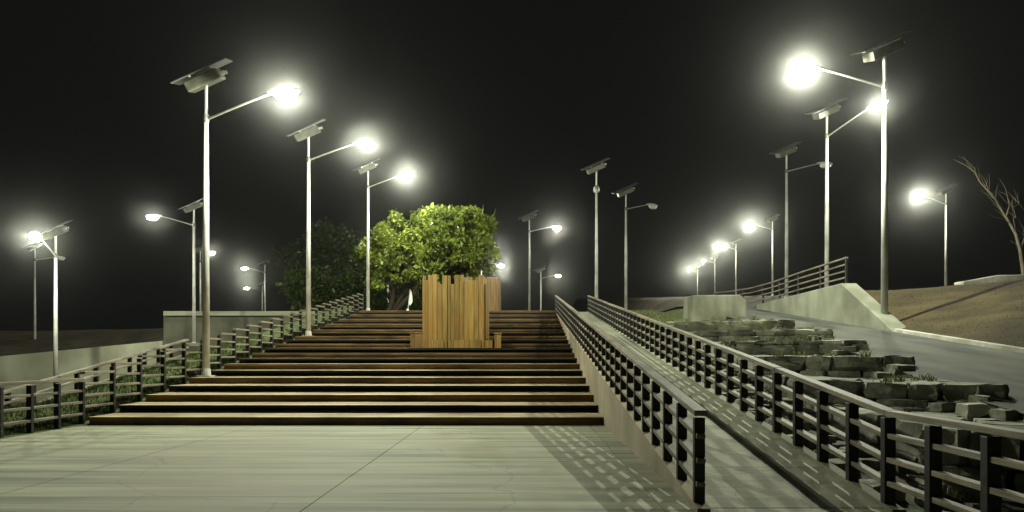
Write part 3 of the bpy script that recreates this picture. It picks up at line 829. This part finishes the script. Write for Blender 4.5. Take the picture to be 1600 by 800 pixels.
def terrace(x0, x1, y0, y1, ztop, label, m, seed):
    """dry-stone terrace: a rough wall of stones round an earth core"""
    rnd = random.Random(seed)
    mb = MB()
    zb = min(terrain((x0 + x1) / 2, y0), terrain(x0, y0)) - 0.15
    sh = 1.5                                            # the front runs askew, turned toward the stairs
    yaw = math.atan2(-sh, x1 - x0)
    def st_(x, y, z, sx, sy, sz, yw=0.0):
        rough_stone(mb, x, y + sh * (x1 - x) / (x1 - x0), z, sx, sy, sz, rnd, yw)
    z = zb; c = 0
    while z < ztop - 0.06:                              # courses of the front and of the ramp side
        h = min(rnd.uniform(0.2, 0.34), ztop - z + 0.01)
        if ztop - z - h < 0.1: h = ztop - z
        x = x0 - rnd.uniform(0, 0.3)
        while x < x1:
            w = rnd.uniform(0.3, 0.8); w = min(w, x1 - x + 0.12)
            st_(x + w / 2, y0 + 0.05 * c + rnd.uniform(-0.03, 0.03), z + h / 2, w * 1.22, 0.42, h * 1.04, yaw)
            x += w
        y = y0
        while y < y1:
            w = rnd.uniform(0.3, 0.7)
            st_(x0 + 0.05 * c + rnd.uniform(-0.03, 0.03), y + w / 2, z + h / 2, 0.42, w * 1.05, h * 1.04)
            st_(x1 - 0.1 + rnd.uniform(-0.08, 0.03), y + w / 2, z + h / 2, 0.42, w * 1.05, h * 1.04)
            y += w
        z += h; c += 1
    yy = y0 + 0.2
    while yy < y1 + 1.0:                                # flat stones bedded on top
        xx = x0 + 0.2; d = rnd.uniform(0.35, 0.6)
        while xx < x1 - 0.1:
            w = min(rnd.uniform(0.35, 0.8), x1 - xx)
            st_(xx + w / 2, yy + d / 2, ztop - 0.15 + rnd.uniform(-0.035, 0.02), w * 1.06, d * 1.06, 0.28, yaw)
            xx += w
        yy += d
    for _ in range(9):                                  # a few small fallen stones at its foot
        w = rnd.uniform(0.14, 0.3); x = rnd.uniform(x0, x1 - 0.3)
        st_(x, y0 - rnd.uniform(0.3, 0.7), terrain(x, y0) + 0.03, w * 1.3, w, w * 0.8, rnd.uniform(-1, 1))
    o = mb.build('stone_terrace', m)
    tag(o, label, 'stone terrace')
TL = [
    (5.3, 8.05, 21.7, 23.4, 2.66, 'highest stone terrace right under the concrete block', 'stone_b'),
    (5.2, 7.95, 19.2, 21.4, 2.50, 'mossy stone terrace beside the upper asphalt path', 'stone_b'),
    (5.1, 7.95, 16.8, 19.0, 2.14, 'stone terrace with its end jutting into the asphalt path', 'stone'),
    (5.0, 7.5, 14.2, 16.6, 1.80, 'mid height stone terrace facing the tip of the wedge wall', 'stone'),
    (4.9, 6.95, 11.6, 14.0, 1.44, 'broad stone terrace behind the middle of the outer railing', 'stone'),
    (4.8, 6.55, 8.8, 11.4, 1.06, 'low stone terrace behind the bend of the outer railing', 'stone'),
    (4.7, 6.4, 5.4, 8.6, 0.68, 'lowest stone terrace behind the level run of the railing', 'stone'),
]
for i, (x0, x1, y0, y1, zt, lab, mm) in enumerate(TL):
    terrace(x0, x1, y0, y1, zt, lab, M[mm], 40 + i)
# loose rubble at the foot of the terraces
rnd = random.Random(77)
rb = MB()
for _ in range(520):
    y = rnd.uniform(3.0, 24); x = rnd.uniform(3.75, 5.2) if rnd.random() < 0.5 else rnd.uniform(4.5, xl(y) - 0.1)
    s_ = rnd.uniform(0.10, 0.34)
    rough_stone(rb, x, y, terrain(x, y) + s_ * 0.15, s_ * rnd.uniform(.7, 1.3), s_ * rnd.uniform(.7, 1.4), s_ * rnd.uniform(.5, .9), rnd)
tag(rb.build('rubble', M['stone'], recalc=False), kind='stuff')

# ------------------------------------------------------------------ grass and weeds
def blades(name, area, n, hmin, hmax, m, seed, zf, width=0.012):
    rng = random.Random(seed)
    mb = MB()
    for _ in range(n):
        x = rng.uniform(area[0], area[1]); y = rng.uniform(area[2], area[3])
        z = zf(x, y); h = rng.uniform(hmin, hmax); a = rng.uniform(0, 6.28); le = rng.uniform(0.1, 0.6) * h
        dx, dy = math.cos(a), math.sin(a); w = width
        b0 = len(mb.v)
        mb.v += [(x - dy * w, y + dx * w, z - 0.01), (x + dy * w, y - dx * w, z - 0.01), (x + dx * le * .4 + dy * w * .6, y + dy * le * .4 - dx * w * .6, z + h * .6), (x + dx * le, y + dy * le, z + h)]
        mb.f += [(b0, b0 + 1, b0 + 2), (b0, b0 + 2, b0 + 3)]
    return tag(mb.build(name, m, recalc=False), kind='stuff')
blades('grass', (-11.4, -9.4, 6, 24), 26000, 0.04, 0.13, M['blade'], 1, lambda x, y: terrain(x, y) + 0.012, 0.008)
blades('grass', (3.7, 6.8, 25, 35.5), 9000, 0.08, 0.26, M['weed'], 2, lambda x, y: terrain(x, y) + 0.02, 0.014)
blades('dry_grass', (10.8, 22, 8, 26), 9000, 0.02, 0.05, M['straw'], 3, lambda x, y: terrain(x, y) + 0.02, 0.007)
rnd = random.Random(5)
mb = MB()
for _ in range(50):
    i = rnd.randrange(len(TL)); t = TL[i]
    if rnd.random() < 0.6: x, y, z = rnd.uniform(t[0], t[1]), rnd.uniform(t[2], t[3]), t[4] - 0.03
    else:
        x, y = rnd.uniform(3.8, 5.1), rnd.uniform(5, 26); z = terrain(x, y)
    for k in range(rnd.randint(14, 34)):
        h = rnd.uniform(0.04, 0.17); a = rnd.uniform(0, 6.28); le = h * rnd.uniform(0.2, 0.9); w = 0.006
        bx, by = x + rnd.gauss(0, 0.06), y + rnd.gauss(0, 0.06)
        dx, dy = math.cos(a), math.sin(a); b0 = len(mb.v)
        mb.v += [(bx - dy * w, by + dx * w, z), (bx + dy * w, by - dx * w, z), (bx + dx * le * .5 + dy * w * 1.6, by + dy * le * .5 - dx * w * 1.6, z + h * .7), (bx + dx * le, by + dy * le, z + h), (bx + dx * le * .5 - dy * w * 1.6, by + dy * le * .5 + dx * w * 1.6, z + h * .7)]
        mb.f += [(b0, b0 + 1, b0 + 2, b0 + 3, b0 + 4)]
tag(mb.build('weeds', M['weed'], recalc=False), kind='stuff')

# ------------------------------------------------------------------ scattering volume added to give the lamps a lens-like glow
if HAZE > 0:
    hz = MB().box(-180, 180, -20, 240, -3.0, 22.0)
    hm = bpy.data.materials.new('lamp_glow_haze'); hm.use_nodes = True
    nt = hm.node_tree; nt.nodes.remove(nt.nodes["Principled BSDF"])
    pv = nt.nodes.new("ShaderNodeVolumePrincipled")
    pv.inputs["Color"].default_value = (0.95, 0.96, 0.93, 1)
    pv.inputs["Density"].default_value = HAZE
    pv.inputs["Anisotropy"].default_value = 0.98
    nt.links.new(pv.outputs[0], nt.nodes["Material Output"].inputs["Volume"])
    tag(hz.build('glow_haze', hm), kind='stuff')
